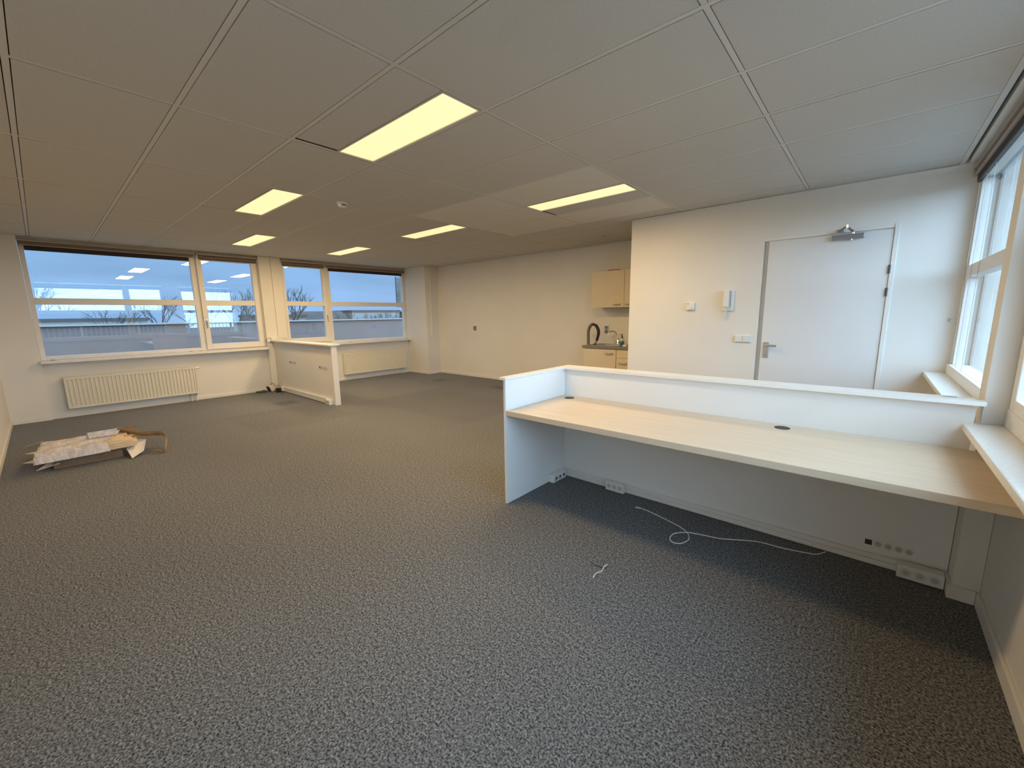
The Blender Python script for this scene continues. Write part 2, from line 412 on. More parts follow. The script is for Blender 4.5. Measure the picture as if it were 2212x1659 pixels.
for xa, xb in zip(XL, XL[1:]):
    for ya, yb in zip(YL, YL[1:]):
        if xa > XC and ya > YC: continue
        x1, y1 = xb, yb
        if xa > XC and yb > YC: y1 = YC + .01
        if xb > XC > xa and ya > YC: x1 = XC + .01
        k = cell_key(xa, ya)
        X0, X1, Y0, Y1 = xa + G, (x1 - G if x1 < .3 else .4045), ya + G, y1 - G
        if k in lamp_cells:
            if lamp_cells[k] == 0: Y1 = ya + .295; X0 = xa + .042
            else: Y0 = ya + .305; X0 = xa + .042
        new = -4.25 < xa < -1.9 and 3.0 < ya < 4.4 and k not in lamp_cells
        key = (round(X1 - X0, 3), round(Y1 - Y0, 3), new)
        cx, cy = (X0 + X1) / 2, (Y0 + Y1) / 2
        dz = random.uniform(-.0012, .0012)
        if key in tile_mesh:
            o = bpy.data.objects.new('ceiling_tile', tile_mesh[key]); COL.objects.link(o); o.parent = cs
        else:
            hx, hy = (X1 - X0) / 2, (Y1 - Y0) / 2
            o = B().box(-hx, hx, -hy, hy, 0, .015, .0015).obj('ceiling_tile', 'tile_new' if new else 'tile', cs)
            tile_mesh[key] = o.data
        o.location = (cx, cy, ZC + dz)
# edge trims beside the right-hand windows and the wall angle at the entrance wall
struct(B().box(.405, .435, YS, YC - .002, 2.564, 2.61, .002).obj('trim_1', 'tbar'), 'pale strip edging the tiles above the right-hand windows', 'trim')
struct(B().box(.457, .53, YS, YC - .002, 2.566, 2.62, .002).obj('trim_2', 'wall'), 'narrow panel between dark ceiling slot and window head', 'trim')
struct(B().box(XC, -.75, YC - .016, YC, 2.545, 2.566, .002).box(-.745, .40, YC - .006, YC, 2.553, 2.566, .002).obj('trim_3', 'trimwhite'), 'wall angle under the ceiling above the entrance door', 'trim')

# ------------------------------------------------------------------ ceiling lights
def ceiling_light(cx, side, y0, label):
    ya = y0 + .300 if side == 0 else y0 + .012
    cy = ya + .144
    t = empty('ceiling_light', (cx, cy, ZC), label, 'ceiling light', 'recessed ceiling light panels')
    hx, hy = .584, .143
    b = B().box(-hx, hx, -hy, -hy + .011, -.003, .03, .001).box(-hx, hx, hy - .011, hy, -.003, .03, .001)
    b.box(-hx, -hx + .011, -hy + .011, hy - .011, -.003, .03, .001).box(hx - .011, hx, -hy + .011, hy - .011, -.003, .03, .001)
    b.obj('frame', 'tbar', t, loc=(0, 0, 0))
    B().box(-hx, hx, -hy, hy, .031, .07).obj('housing', 'steel', t, loc=(0, 0, 0))
    B().box(-hx + .0112, hx - .0112, -hy + .0112, hy - .0112, .004, .01).obj('diffuser', 'diffuser', t, loc=(0, 0, 0))
    l = bpy.data.lights.new('panel_light', 'AREA'); l.shape = 'RECTANGLE'; l.size = 1.145; l.size_y = .262
    l.energy = LAMP_W; l.color = LAMP_COL
    lo = bpy.data.objects.new('panel_light', l); COL.objects.link(lo); lo.parent = t; lo.location = (0, 0, -.006)
for cx, side, y0, lab in [
        (-2.41, 0, 1.26, 'lit ceiling panel nearest the camera, the largest one'),
        (-4.81, 0, 1.26, 'lit ceiling panel between the smoke detector and the left wall'),
        (-7.21, 0, 1.86, 'lit ceiling panel closest to the sash window by the low partition'),
        (-2.41, 1, 3.66, 'lit ceiling panel nearest the entrance door, among paler tiles'),
        (-4.81, 1, 3.66, 'lit ceiling panel in the middle of the far row'),
        (-7.21, 1, 3.66, 'lit ceiling panel of the far row closest to the window wall')]:
    ceiling_light(cx, side, y0, lab)
t = empty('smoke_detector', (-4.23, 2.215, ZC), 'round white smoke detector on the ceiling tiles', 'smoke detector')
B().lathe([(.052, .002), (.055, -.012), (.050, -.022)], (0, 0, 0), 24).obj('base', 'plastic', t, True, loc=(0, 0, 0))
B().lathe([(.040, -.0225), (.040, -.040), (.034, -.046), (.012, -.048)], (0, 0, 0), 24).obj('cap', 'plastic', t, True, loc=(0, 0, 0))
B().box(.0, .042, -.022, .022, -.036, -.027, .002).obj('sensor_slot', 'black', t, loc=(0, 0, 0))
t = empty('ceiling_spot', (-3.23, 5.864, ZC), 'tiny round ceiling spot in front of the kitchenette', 'spotlight')
B().ring((0, 0, -.006), .022, .04, .007).obj('ring', 'metal', t, True, loc=(0, 0, 0))
B().disc((0, 0, -.002), .0215, .004).obj('lens', 'plastic_d', t, loc=(0, 0, 0))

# ------------------------------------------------------------------ windows
def window(n, wall, y0, y1, g, zb, zt, sash, label, tz=(1.652, 1.743)):
    """wall 'W' or 'E'; y0..y1 outer frame, g=(ya, yb) glass, zb..zt glass heights"""
    sgn = 1 if wall == 'W' else -1
    xf = -8.93 if wall == 'W' else .54
    def X(d): return xf + sgn * d          # d>0 into the room
    def bx(b, d0, d1, *r): a, c = sorted((X(d0), X(d1))); return b.box(a, c, *r)
    t = empty('window_%d' % n, (xf, (y0 + y1) / 2, zb), label, 'window', kind='structure')
    ya, yb = g
    f = B()
    zf0, zf1 = .86, 2.545
    if sash:
        s0, s1 = ya - .078, yb + .085 if wall == 'W' and n == 2 else yb + .075
        bx(f, -.09, 0, y0, s0 - .002, zf0, zf1, .003); bx(f, -.09, 0, s1 + .002, y1, zf0, zf1, .003)
        bx(f, -.09, 0, s0 - .002, s1 + .002, zf0, zb - .098, .002); bx(f, -.09, 0, s0 - .002, s1 + .002, zt + .078, zf1, .002)
        f.obj('window_frame', 'winframe', t)
        f = B()
        bx(f, -.07, .022, s0, ya, zb - .095, zt + .075, .004); bx(f, -.07, .022, yb, s1, zb - .095, zt + .075, .004)
        bx(f, -.07, .022, ya, yb, zb - .095, zb, .004); bx(f, -.07, .022, ya, yb, zt, zt + .075, .004)
        f.obj('sash', 'winframe', t)
    else:
        bx(f, -.09, 0, y0, ya, zf0, zf1, .003); bx(f, -.09, 0, yb, y1, zf0, zf1, .003)
        bx(f, -.09, 0, ya, yb, zf0, zb, .003); bx(f, -.09, 0, ya, yb, zt, zf1, .003)
        f.obj('window_frame', 'winframe', t)
    tb = B(); bx(tb, -.07, .008, ya, yb, tz[0], tz[1], .005); tb.obj('transom', 'winframe', t)
    for z0, z1 in ((zb, tz[0]), (tz[1], zt)):
        p = B(); bx(p, -.040, -.034, ya - .004, yb + .004, z0 - .004, z1 + .004); p.obj('pane', 'glass', t)
    return t, X
def win_handle(t, X, y, z):
    a, c = sorted((X(.022), X(.030)))
    h = B().box(a, c, y - .012, y + .012, z - .05, z + .05, .003).obj('handle_plate', 'metal', t)
    xa = X(.055)
    B().tube([(X(.03), y, z + .02), (xa, y, z + .02)], .007, 8).tube(spline([(xa, y, z + .025), (xa, y, z - .03), (X(.05), y, z - .10)]), .008, 8).obj('handle_lever', 'metal', h)
W1 = window(1, 'W', -.052, 1.905, (.0, 1.84), .912, 2.40, False, 'wide fixed window at the far left above the first radiator')
W2 = window(2, 'W', 1.907, 2.903, (2.0, 2.765), .972, 2.425, True, 'narrow opening window just left of the low partition')
W3 = window(3, 'W', 3.264, 4.168, (3.342, 4.088), .995, 2.425, True, 'narrow opening window just right of the low partition')
W4 = window(4, 'W', 4.170, 6.138, (4.252, 6.082), .902, 2.40, False, 'wide fixed window beside the corner column')
win_handle(*W2, 1.962, 1.36); win_handle(*W3, 4.126, 1.42)
W5 = window(5, 'E', -.018, 1.99, (.04, 1.92), .935, 2.42, False, 'near right-hand window beside the camera, fixed')
W6 = window(6, 'E', 1.992, 2.948, (2.08, 2.86), .99, 2.425, True, 'right-hand window with white frame in front of the desk end')
W7 = window(7, 'E', 3.362, 5.153, (3.44, 5.06), .935, 2.42, False, 'far right-hand window between white pier and entrance wall')
win_handle(*W6, 2.04, 1.36)

# roller blinds rolled up at each window head
def blind(wall, y0, y1, big, label):
    sgn = 1 if wall == 'W' else -1
    xf = -8.93 if wall == 'W' else .54
    def bx(b, d0, d1, *r): a, c = sorted((xf + sgn * d0, xf + sgn * d1)); return b.box(a, c, *r)
    t = empty('roller_blind', (xf, (y0 + y1) / 2, 2.47), label, 'roller blind', 'roller blinds rolled up at the window heads')
    if big:
        bx(B(), .001, .052, y0, y1, 2.505, 2.532, .003).obj('head_rail', 'blindrail', t)
        b = B(); bx(b, .006, .040, y0 + .01, y1 - .01, 2.468, 2.503, .004); b.obj('cassette', 'cassette', t)
        b = B(); bx(b, .001, .046, y0 + .004, y1 - .004, 2.452, 2.466, .002); b.obj('lip', 'blindrail', t)
        ax = xf + sgn * .003
        b = B(); bx(b, .002, .030, y0 + .055, y1 - .075, 2.408, 2.451, .004); b.obj('fabric_roll', 'blindfabric', t)
        b = B(); bx(b, .003, .028, y0 + .055, y1 - .075, 2.390, 2.407, .002); b.obj('bottom_bar', 'black', t)
    else:
        b = B(); bx(b, .024, .060, y0, y1, 2.505, 2.540, .003); b.obj('head_rail', 'blindrail', t)
        b = B(); b.tube([(xf + sgn * .042, y0 + .03, 2.478), (xf + sgn * .042, y1 - .03, 2.478)], .022, 14); b.obj('fabric_roll', 'cassette', t, True)
        for y in (y0 + .012, y1 - .012):
            b = B(); bx(b, .0225, .062, y - .008, y + .008, 2.45, 2.504, .002); b.obj('bracket', 'winframe', t)
        b = B(); bx(b, .030, .044, y0 + .035, y1 - .035, 2.434, 2.450, .002); b.obj('bottom_bar', 'dark', t)
    return t
blind('W', -.05, 1.903, True, 'dark rolled-up blind along the top of the far left window')
blind('W', 1.93, 2.88, False, 'rolled-up blind above the opening window left of the partition')
blind('W', 3.27, 4.16, False, 'rolled-up blind above the opening window right of the partition')
blind('W', 4.175, 6.134, True, 'dark rolled-up blind beside the corner column')
blind('E', -.01, 1.985, True, 'dark rolled-up blind beside the camera on the right')
blind('E', 2.0, 2.94, False, 'rolled-up blind over the window at the desk end')
last_blind = blind('E', 3.37, 5.15, True, 'dark rolled-up blind meeting the entrance wall')
for y in (4.48, 4.78, 5.06): B().tube([(.528, y, .936), (.528, y, 2.44)], .0016, 6).obj('guide_cord', 'plastic_d', last_blind)

# window sills
def sill(n, b, label): return struct(B().box(*b, .006).obj('trim_%d' % n, 'sill'), label, 'window sill')
sill(4, (-8.93, -8.745, -.062, 2.873, .818, .857), 'white window sill above the near left radiator')
sill(5, (-8.93, -8.745, 3.264, 6.139, .818, .857), 'white window sill above the far radiator')
sill(6, (.378, .53, YS + .002, 2.949, .816, .851), 'white window sill over the right end of the desk')
sill(7, (.378, .53, 3.092, 5.153, .816, .851), 'white window sill in the corner by the entrance wall')
struct(B().box(.514, .5395, YS + .002, 2.949, .852, .934, .003).obj('trim_8', 'sill'), 'upstand behind the sill at the desk end', 'trim')
struct(B().box(.514, .5395, 3.092, 5.153, .852, .934, .003).obj('trim_9', 'sill'), 'upstand behind the far right sill', 'trim')
# little catches and clips on the sills
def clip(x, y, label, name='blind_clip', mt='metal'):
    t = empty(name, (x, y, .857), label, 'clip', 'small metal blind clips on the sills')
    B().box(-.03, .03, -.035, .035, 0, .006, .002).obj('plate', mt, t, loc=(0, 0, 0))
    B().ring((0, 0, .004), .011, .017, .012, 14, 'z').obj('eye', 'steel', t, loc=(0, 0, 0))
clip(-8.80, .06, 'small metal clip at the left end of the far left sill')
clip(-8.80, 1.66, 'small metal clip on the near left sill below the window mullion')
clip(-8.80, 1.80, 'small clip on the near left sill beside the opening window')
clip(-8.80, 4.55, 'small metal clip on the far radiator sill near the partition')
clip(-8.80, 6.03, 'small metal clip in the far sill corner by the column')
t = empty('blind_clip', (.505, 2.33, .851), 'small metal clip on the sill over the desk', 'clip', 'small metal blind clips on the sills')
B().box(-.008, .008, -.05, .05, 0, .02, .003).obj('plate', 'metal', t, loc=(0, 0, 0))

# ------------------------------------------------------------------ radiators
def radiator(y0, y1, z0, z1, pitch, label, valve_top, feed):
    xw = XN
    t = empty('radiator', (xw, (y0 + y1) / 2, 0), label, 'radiator', 'panel radiators under the windows')
    xb, xf = xw + .035, xw + .105
    # corrugated front sheet
    prof = []; n = int((y1 - y0 - .05) / pitch); p = (y1 - y0 - .05) / n
    for k in range(n):
        a = y0 + .025 + k * p
        prof += [(xf - .017, a), (xf - .017, a + p * .30), (xf, a + p * .45), (xf, a + p * .85)]
    prof.append((xf - .017, y1 - .025))
    b = B()
    lo = [b.bm.verts.new((x, y, z0 + .03)) for x, y in prof]; hi = [b.bm.verts.new((x, y, z1 - .035)) for x, y in prof]
    for i in range(len(prof) - 1): b.bm.faces.new((lo[i], lo[i + 1], hi[i + 1], hi[i]))
    b.obj('fluted_panel', 'radiator', t)
    b = B().box(xf - .03, xf, y0 + .004, y1 - .004, z0, z0 + .03, .004).box(xf - .03, xf, y0 + .004, y1 - .004, z1 - .036, z1 - .008, .004)
    b.box(xf - .03, xf, y0 + .004, y0 + .026, z0 + .03, z1 - .036, .002).box(xf - .03, xf, y1 - .026, y1 - .004, z0 + .03, z1 - .036, .002)
    b.obj('panel_rim', 'radiator', t)
    B().box(xb, xf - .031, y0 + .004, y1 - .004, z0 + .01, z1 - .02).obj('rear_panel', 'radiator', t)
    b = B().box(xb, xf, y0, y1, z1 - .007, z1, .002); b.obj('top_grille', 'radiator', t)
    for yy in (y0, y1 - .0035): B().box(xb, xf - .001, yy, yy + .0035, z0 + .005, z1 - .0075, .001).obj('side_cover', 'radiator', t)
    for yy in (y0 + .2, y1 - .2): B().box(xw + .0013, xb, yy - .015, yy + .015, z0 + .05, z1 - .08).obj('wall_bracket', 'steel', t)
    for yy in feed:
        v = B().cyl((xf - .05, yy, z0 - .004), (xf - .05, yy, z0 - .035), .014, 12).obj('pipe_nut', 'plastic_d', t)
        B().cyl((xf - .05, yy, 0.0), (xf - .05, yy, z0 - .036), .009, 12).obj('pipe', 'plastic', t, True)
    if valve_top is not None:
        s = 1 if valve_top > (y0 + y1) / 2 else -1
        v = B().tube([(xf - .04, valve_top, z1 - .025), (xf - .04, valve_top + s * .03, z1 - .025)], .012, 12).obj('valve_body', 'metal', t)
        B().tube([(xf - .04, valve_top + s * .031, z1 - .025), (xf - .04, valve_top + s * .055, z1 - .025)], [.017, .014], 14).obj('valve_cap', 'plastic', v, True)
    return t
radiator(.12, 1.695, .135, .605, .046, 'cream ribbed radiator under the far left window', 1.697, (1.58, 1.655))
radiator(4.37, 5.975, .135, .615, .040, 'cream ribbed radiator in the far corner beside the column', None, (5.86, 5.935))

# ------------------------------------------------------------------ low partition
t = empty('low_divider', (-7.6, 3.02, 0), 'low white room divider standing out from the window wall', 'divider')
B().box(XW + .002, -6.45, 2.982, 3.060, 0, .963, .002).obj('panel', 'wall', t)
B().box(-6.449, -6.405, 2.978, 3.066, 0, .963, .003).obj('end_post', 'trimwhite', t)
B().box(XW + .002, -6.37, 2.925, 3.105, .964, .990, .006).obj('top_ledge', 'ledge', t)
for x0, x1, z in ((-8.12, -7.83, .602), (-6.89, -6.59, .594)):
    s = B().box(x0, x1, 2.9795, 2.9818, z - .028, z + .028, .001).obj('socket_strip', 'plastic', t)
    B().box(x0, x0 + .035, 2.9775, 2.9793, z - .018, z + .018).obj('data_port', 'dark', s)
    for k in range(4):
        B().ring((x0 + .075 + .062 * k, 2.9793, z), .014, .022, -.0025, 18, 'y').obj('socket_ring', 'plastic_d', s)
# trunking along its foot
t = empty('cable_trunking', (-7.5, 2.95, 0), 'white cable trunking along the foot of the low divider', 'cable trunking')
B().box(-8.45, -6.66, 2.945, 2.981, .055, .098, .003).obj('duct', 'plastic', t)
B().box(-8.45, -6.66, 2.945, 2.981, .012, .0545, .003).obj('duct', 'plastic', t)
s = B().box(-6.66, -6.50, 2.915, 2.981, .004, .085, .005).obj('socket_box', 'plastic', t)
for k in range(2): B().disc((-6.615 + .065 * k, 2.9155, .045), .024, -.002, 18, 'y').obj('socket_face', 'plastic_d', s)
s = B().box(-8.62, -8.46, 2.905, 2.981, .02, .10, .005).obj('socket_box', 'plastic', t)
for k in range(2): B().disc((-8.575 + .065 * k, 2.9055, .06), .024, -.002, 18, 'y').obj('socket_face', 'plastic_d', s)

# loose cables by the divider
def coil(c, r, n, rad, jit, seed, axis='z'):
    rnd = random.Random(seed); pts = []
    for k in range(n * 12 + 1):
        a = 2 * math.pi * k / 12; rr = r * (1 + rnd.uniform(-jit, jit))
        u, v, h = rr * math.cos(a), rr * math.sin(a), rnd.uniform(0, 1)
        pts.append(Vector(c) + (Vector((u, v, rad + .05 * r * h * n)) if axis == 'z' else Vector((-rad - .02 * h, u, v))))
    return pts
t = B().tube(coil((-8.74, 2.64, .004), .075, 5, .006, .25, 3), .006, 6).obj('cable_coil', 'green', smooth=True)
tag(t, 'tangled dark green cable on the floor beside the divider', 'cable')
t = empty('power_adapter', (-8.70, 2.80, 0), 'small white power adapter standing on the carpet by the divider', 'adapter')
B().box(-.05, .05, -.028, .03, .0, .11, .008, Matrix.Rotation(R(18), 3, 'X')).obj('body', 'plastic', t, loc=(0, 0, .012))
B().box(-.052, .048, -.058, -.032, .0, .10, .006, Matrix.Rotation(R(18), 3, 'X')).obj('back_shell', 'black', t, loc=(0, 0, .012))
B().tube(spline([(-.02, .01, .11), (-.03, .03, .15), (-.02, .07, .12), (0, .10, .05), (.06, .12, .012)]), .004, 6).obj('lead', 'black', t, True, loc=(0, 0, .012))
t = empty('plug_adapter', (-8.52, 2.862, 0), 'black plug block at the left end of the divider trunking', 'plug')
B().box(-.035, .035, -.04, .04, 0, .08, .01).obj('body', 'black', t, loc=(0, 0, 0))
B().tube(spline([(.0, .0, .08), (.02, -.02, .13), (.10, -.02, .15), (.2, -.01, .10), (.22, -.02, .012), (.30, -.05, .006)]), .0045, 6).obj('lead', 'dark', t, True, loc=(0, 0, 0))
t = B().tube(coil((XW, 3.0, 1.015), .05, 3, .005, .12, 5, 'x'), .0055, 6).obj('cable_loop', 'steel', smooth=True)
t.location = (.012, -.09, -.03)
tag(t, 'grey cable loop hanging on the pier at the divider ledge', 'cable')
t = B().tube(spline([(-8.845, 3.02, .994), (-8.82, 3.06, 1.03), (-8.80, 3.13, 1.035), (-8.82, 3.2, 1.02), (-8.846, 3.24, .99)]), .0035, 6).obj('cable_end', 'cord', smooth=True)
tag(t, 'thin pale cable end sticking out above the divider ledge', 'cable')

# ------------------------------------------------------------------ reception desk
t = empty('reception_desk', (-.75, 2.55, 0), 'long white counter desk with pale wooden worktop in front of the entrance', 'desk')
XI = -1.945
B().box(XI - .020, XI, 2.140, 2.904, 0.002, .946, .002).obj('side_panel', 'desk', t)
B().box(XI - .020, .413, 2.905, 2.945, 0.002, .946, .002).obj('rear_panel', 'desk', t)
wt = B().box(XI + .001, .505, 2.142, 2.903, .684, .722, .003).obj('worktop', 'wood', t)
b = B()
Y0, Y1 = 2.868, 3.008
pl = [(-1.985, 2.118), (-1.925, 2.118), (-1.925, Y0), (.438, Y0), (.438, 2.948), (.412, 2.948), (.412, Y1), (-1.985, Y1)]
b.prism([(x, y, .948) for x, y in pl], (0, 0, .018)); b.obj('ledge', 'ledge', t)
for gx, gy in ((-1.832, 2.802), (-.346, 2.812)):
    g = B().ring((gx, gy, .7215), .034, .040, .0025, 28).obj('grommet', 'dark', wt)
    B().disc((gx, gy, .7222), .0335, .0005, 28).obj('grommet_hole', 'black', g)
tr = B().box(XI + .002, .26, 2.884, 2.904, .034, .062, .003).obj('trunking', 'plastic', t)
B().box(XI + .002, .26, 2.878, 2.904, .003, .033, .003).obj('trunking', 'plastic', t)
B().box(.16, .30, 2.898, 2.9045, .40, .60).bm.free()
s = B().box(.30, .352, 2.962, 2.986, .9662, .9675).obj('label_slot', 'plastic_d', t)

def face_sockets(parent, pts, axis, s=1):
    for p in pts:
        r = B().ring(p, .017, .0225, s * .003, 20, axis).obj('socket', 'plastic_d', parent)
        d = .0015 * s
        for o in (-.0085, .0085):
            q = Vector(p) + (Vector((o, d * 0, 0)) if axis == 'y' else Vector((0, o, 0)))
            B().disc(q, .0028, d, 8, axis).obj('pin_hole', 'black', r)
def socket_box(b, n, axis, label, c):
    t = empty('socket_box', c, label, 'socket', 'triple socket boxes under the desk')
    B().box(*b, .004).obj('body', 'plastic', t)
    x0, x1, y0, y1, z0, z1 = b
    if axis == 'y':
        w_ = (x1 - x0) / (n + .3)
        for k in range(n):
            cx = x0 + w_ * (k + .65); cz = (z0 + z1) / 2
            p = B().ring((cx, y0 - .0002, cz), .013, .0215, -.003, 20, 'y').obj('socket', 'socketring', t)
            B().disc((cx, y0 - .0002, cz), .0125, -.0008, 16, 'y').obj('socket_well', 'socketwell', p)
    else:
        w_ = (y1 - y0) / (n + .3)
        for k in range(n):
            cy = y0 + w_ * (k + .65); cz = (z0 + z1) / 2
            p = B().ring((x1 + .0002, cy, cz), .013, .0215, .003, 20, 'x').obj('socket', 'socketring', t)
            B().disc((x1 + .0002, cy, cz), .0125, .0008, 16, 'x').obj('socket_well', 'black', p)
    return t
socket_box((XI + .0005, XI + .058, 2.66, 2.845, .006, .075), 3, 'x', 'white triple socket box on the side panel under the desk', (XI, 2.75, 0))
socket_box((-1.50, -1.345, 2.832, 2.876, .006, .080), 3, 'y', 'white triple socket box in the middle of the desk trunking', (-1.42, 2.85, 0))
socket_box((.222, .398, 2.815, 2.875, .006, .078), 3, 'y', 'white triple socket box at the right end under the desk', (.31, 2.84, 0))
t = empty('flush_outlet_row', (.16, 2.9, .118), 'flush row of four round outlets and one dark port in the desk back panel', 'outlet')
B().box(.055, .30, 2.9035, 2.9048, .086, .150, .0004).obj('cover_plate', 'desk', t)
B().box(.085, .115, 2.9012, 2.9033, .103, .133, .001).obj('data_port', 'dark', t)
for k in range(4):
    cx = .141 + .0415 * k
    p = B().ring((cx, 2.9033, .118), .013, .0185, -.002, 20, 'y').obj('socket', 'socketring', t)
    B().disc((cx, 2.9033, .118), .0125, -.0006, 16, 'y').obj('socket_well', 'socketwell', p)

# white network cable
pts = [(-1.142, 2.699), (-1.084, 2.692), (-.935, 2.649), (-.828, 2.609), (-.763, 2.557), (-.737, 2.487), (-.76, 2.413), (-.805, 2.396), (-.831, 2.429), (-.825, 2.499), (-.767, 2.561),
       (-.678, 2.592), (-.589, 2.616), (-.488, 2.686), (-.396, 2.735), (-.278, 2.748), (-.167, 2.777), (-.115, 2.80), (-.078, 2.865)]
P3 = [(x, y, .0045 if i < 8 or i > 12 else .0095) for i, (x, y) in enumerate(pts)]
t = empty('network_cable', (-.75, 2.6, 0), 'white network cable looped on the carpet under the desk', 'cable')
B().tube(spline(P3, 8), .0032, 8).obj('lead', 'cord', t, True)
B().box(-1.18, -1.155, 2.686, 2.698, .001, .010, .001, Matrix.Rotation(R(15), 3, 'Z')).obj('plug', 'clear', t)
B().tube([(-1.158, 2.694, .0055), (-1.14, 2.699, .005)], [.005, .0035], 8).obj('plug_boot', 'cord', t)

# bits on the carpet
t = B().tube(spline([(-1.003, 1.779, .003), (-1.007, 1.82, .006), (-.995, 1.86, .004), (-1.003, 1.90, .006), (-.998, 1.935, .003)]), [.0028] * 24 + [.001], 5).obj('straw', 'foam', smooth=True)
tag(t, 'short pale straw of debris lying on the carpet', 'debris')
t = B().tube(spline([(-1.09, 1.90, .003), (-1.05, 1.885, .004), (-.99, 1.90, .003)]), .0015, 5).obj('thread_scrap', 'black', smooth=True)
tag(t, 'dark thread scrap on the carpet above the pale straw', 'debris')

# ------------------------------------------------------------------ entrance door and fittings
d = empty('door_1', (-.425, YC, 0), 'plain white flush entrance door', 'door', kind='structure')
B().box(-.902, .0605, YC - .002, YC + .04, .006, 2.113, .002).obj('leaf', 'door', d)
f = B().box(-.947, -.903, YC + .045, YC + .1, 0, 2.158, .003).box(.0625, .096, YC - .012, YC + .1, 0, 2.158, .003).box(-.947, .064, YC - .006, YC + .1, 2.126, 2.158, .003)
f.box(-.915, .064, YC + .012, YC + .1, 2.114, 2.126)
f.obj('door_frame', 'trimwhite', d)
h = B().box(-.876, -.825, YC - .010, YC - .002, .905, 1.075, .003).obj('handle_plate', 'metal', d)
B().tube([(-.852, YC - .010, 1.04), (-.852, YC - .052, 1.04)], .010, 12).tube(spline([(-.858, YC - .050, 1.04), (-.80, YC - .056, 1.04), (-.752, YC - .050, 1.038)]), .0105, 12).obj('lever', 'metal', h, True)
B().disc((-.850, YC - .0102, .935), .008, -.003, 14, 'y').obj('lock_cylinder', 'steel', h)
for z in (1.763, 1.560, .25):
    B().cyl((.0605, YC - .010, z - .038), (.0605, YC - .010, z + .038), .009, 12).obj('hinge', 'hinge', d, True)
k = empty('door_closer', (-.263, YC, 2.085), 'grey hydraulic closer at the top of the entrance door', 'door closer')
B().box(-.386, -.141, YC - .047, YC - .003, 2.062, 2.106, .006).obj('body', 'steel', k)
B().cyl((-.225, YC - .025, 2.1065), (-.225, YC - .025, 2.122), .012, 14).obj('spindle', 'chrome', k, True)
B().cyl((-.232, YC - .03, 2.0615), (-.232, YC - .03, 2.050), .007, 12).obj('valve_screw', 'chrome', k)
def bar(b, p, q, w_, h_):
    p, q = Vector(p), Vector(q); d_ = (q - p); L = d_.length
    m = bmesh.new()
    vs_ = [m.verts.new((x, y, z)) for x in (0, L) for y in (-w_, w_) for z in (-h_, h_)]
    for fc in ((0, 1, 3, 2), (4, 6, 7, 5), (0, 4, 5, 1), (2, 3, 7, 6), (0, 2, 6, 4), (1, 5, 7, 3)): m.faces.new([vs_[i] for i in fc])
    rot = d_.to_track_quat('X', 'Z').to_matrix().to_4x4()
    m.transform(Matrix.Translation(p) @ rot); b.add(m); return b
bar(B(), (-.225, YC - .025, 2.128), (-.262, YC - .235, 2.142), .010, .004).obj('arm', 'steel', k)
bar(B(), (-.262, YC - .235, 2.150), (-.325, YC - .03, 2.150), .009, .004).obj('arm', 'steel', k)
B().cyl((-.262, YC - .235, 2.134), (-.262, YC - .235, 2.160), .008, 12).obj('pivot', 'chrome', k)
B().box(-.35, -.295, YC - .034, YC - .012, 2.132, 2.158, .004).obj('frame_bracket', 'steel', k)

# thermostat, intercom, switches
t = empty('thermostat', (-1.664, YC, 1.474), 'small white room thermostat left of the intercom', 'thermostat')
B().box(-1.712, -1.618, YC - .030, YC, 1.430, 1.520, .006).obj('housing', 'plastic', t)
B().disc((-1.660, YC - .0302, 1.468), .027, -.008, 24, 'y').obj('dial', 'plastic', t, True)
B().box(-1.700, -1.676, YC - .0310, YC - .0302, 1.499, 1.511).obj('display', 'plastic_d', t)
t = empty('intercom', (-1.255, YC, 1.52), 'white wall intercom handset beside the entrance door', 'intercom')
B().box(-1.318, -1.202, YC - .022, YC, 1.415, 1.640, .005).obj('base_unit', 'plastic', t)
B().box(-1.300, -1.242, YC - .060, YC - .026, 1.455, 1.648, .010).obj('handset', 'plastic', t)
B().box(-1.236, -1.228, YC - .0235, YC - .0222, 1.46, 1.63).obj('button_strip', 'plastic_d', t)
pts = [(-1.272 + .010 * math.cos(i * 1.5) + .0006 * i * 0, YC - .035 + .010 * math.sin(i * 1.5), 1.452 - .0046 * i) for i in range(28)]
pts += [(-1.272 + .010 * math.cos(-i * 1.5) - .016, YC - .022 + .008 * math.sin(i * 1.5), 1.325 + .0052 * i) for i in range(18)]
B().tube(pts, .0035, 6).obj('coiled_cord', 'plastic', t, True)
t = empty('light_switch', (-1.083, YC, 1.104), 'white double light switch left of the door handle', 'light switch')
B().box(-1.165, -1.002, YC - .012, YC, 1.063, 1.145, .004).obj('cover_frame', 'plastic', t)
for x in (-1.157, -1.081): B().box(x, x + .071, YC - .020, YC - .0122, 1.070, 1.138, .003, Matrix.Rotation(R(4), 3, 'X')).obj('rocker', 'plastic', t)
t = empty('wall_outlet', (-6.82, YB, 1.118), 'small dark cable outlet on the cream back wall', 'outlet')
B().box(-6.86, -6.78, YB - .010, YB, 1.072, 1.162, .003).obj('cover', 'dark', t)
B().box(-6.825, -6.79, YB - .013, YB - .0102, 1.085, 1.150, .001).obj('insert', 'plastic_d', t)
t = empty('window_hook', (.47, YC, 1.30), 'tiny metal hook on the entrance wall beside the far right window', 'hook')
B().box(.485, .497, YC - .006, YC, 1.285, 1.325, .002).obj('plate', 'metal', t)
B().tube([(.491, YC - .006, 1.305), (.491, YC - .03, 1.305), (.491, YC - .032, 1.318)], .004, 8).obj('prong', 'metal', t)
t = empty('cable_duct', (-8.085, 6.28, 0), 'thin white cable duct running down the corner column to a box', 'cable duct')
B().box(-8.09, -8.068, 6.272, 6.292, .99, 2.567, .002).obj('duct', 'plastic', t)
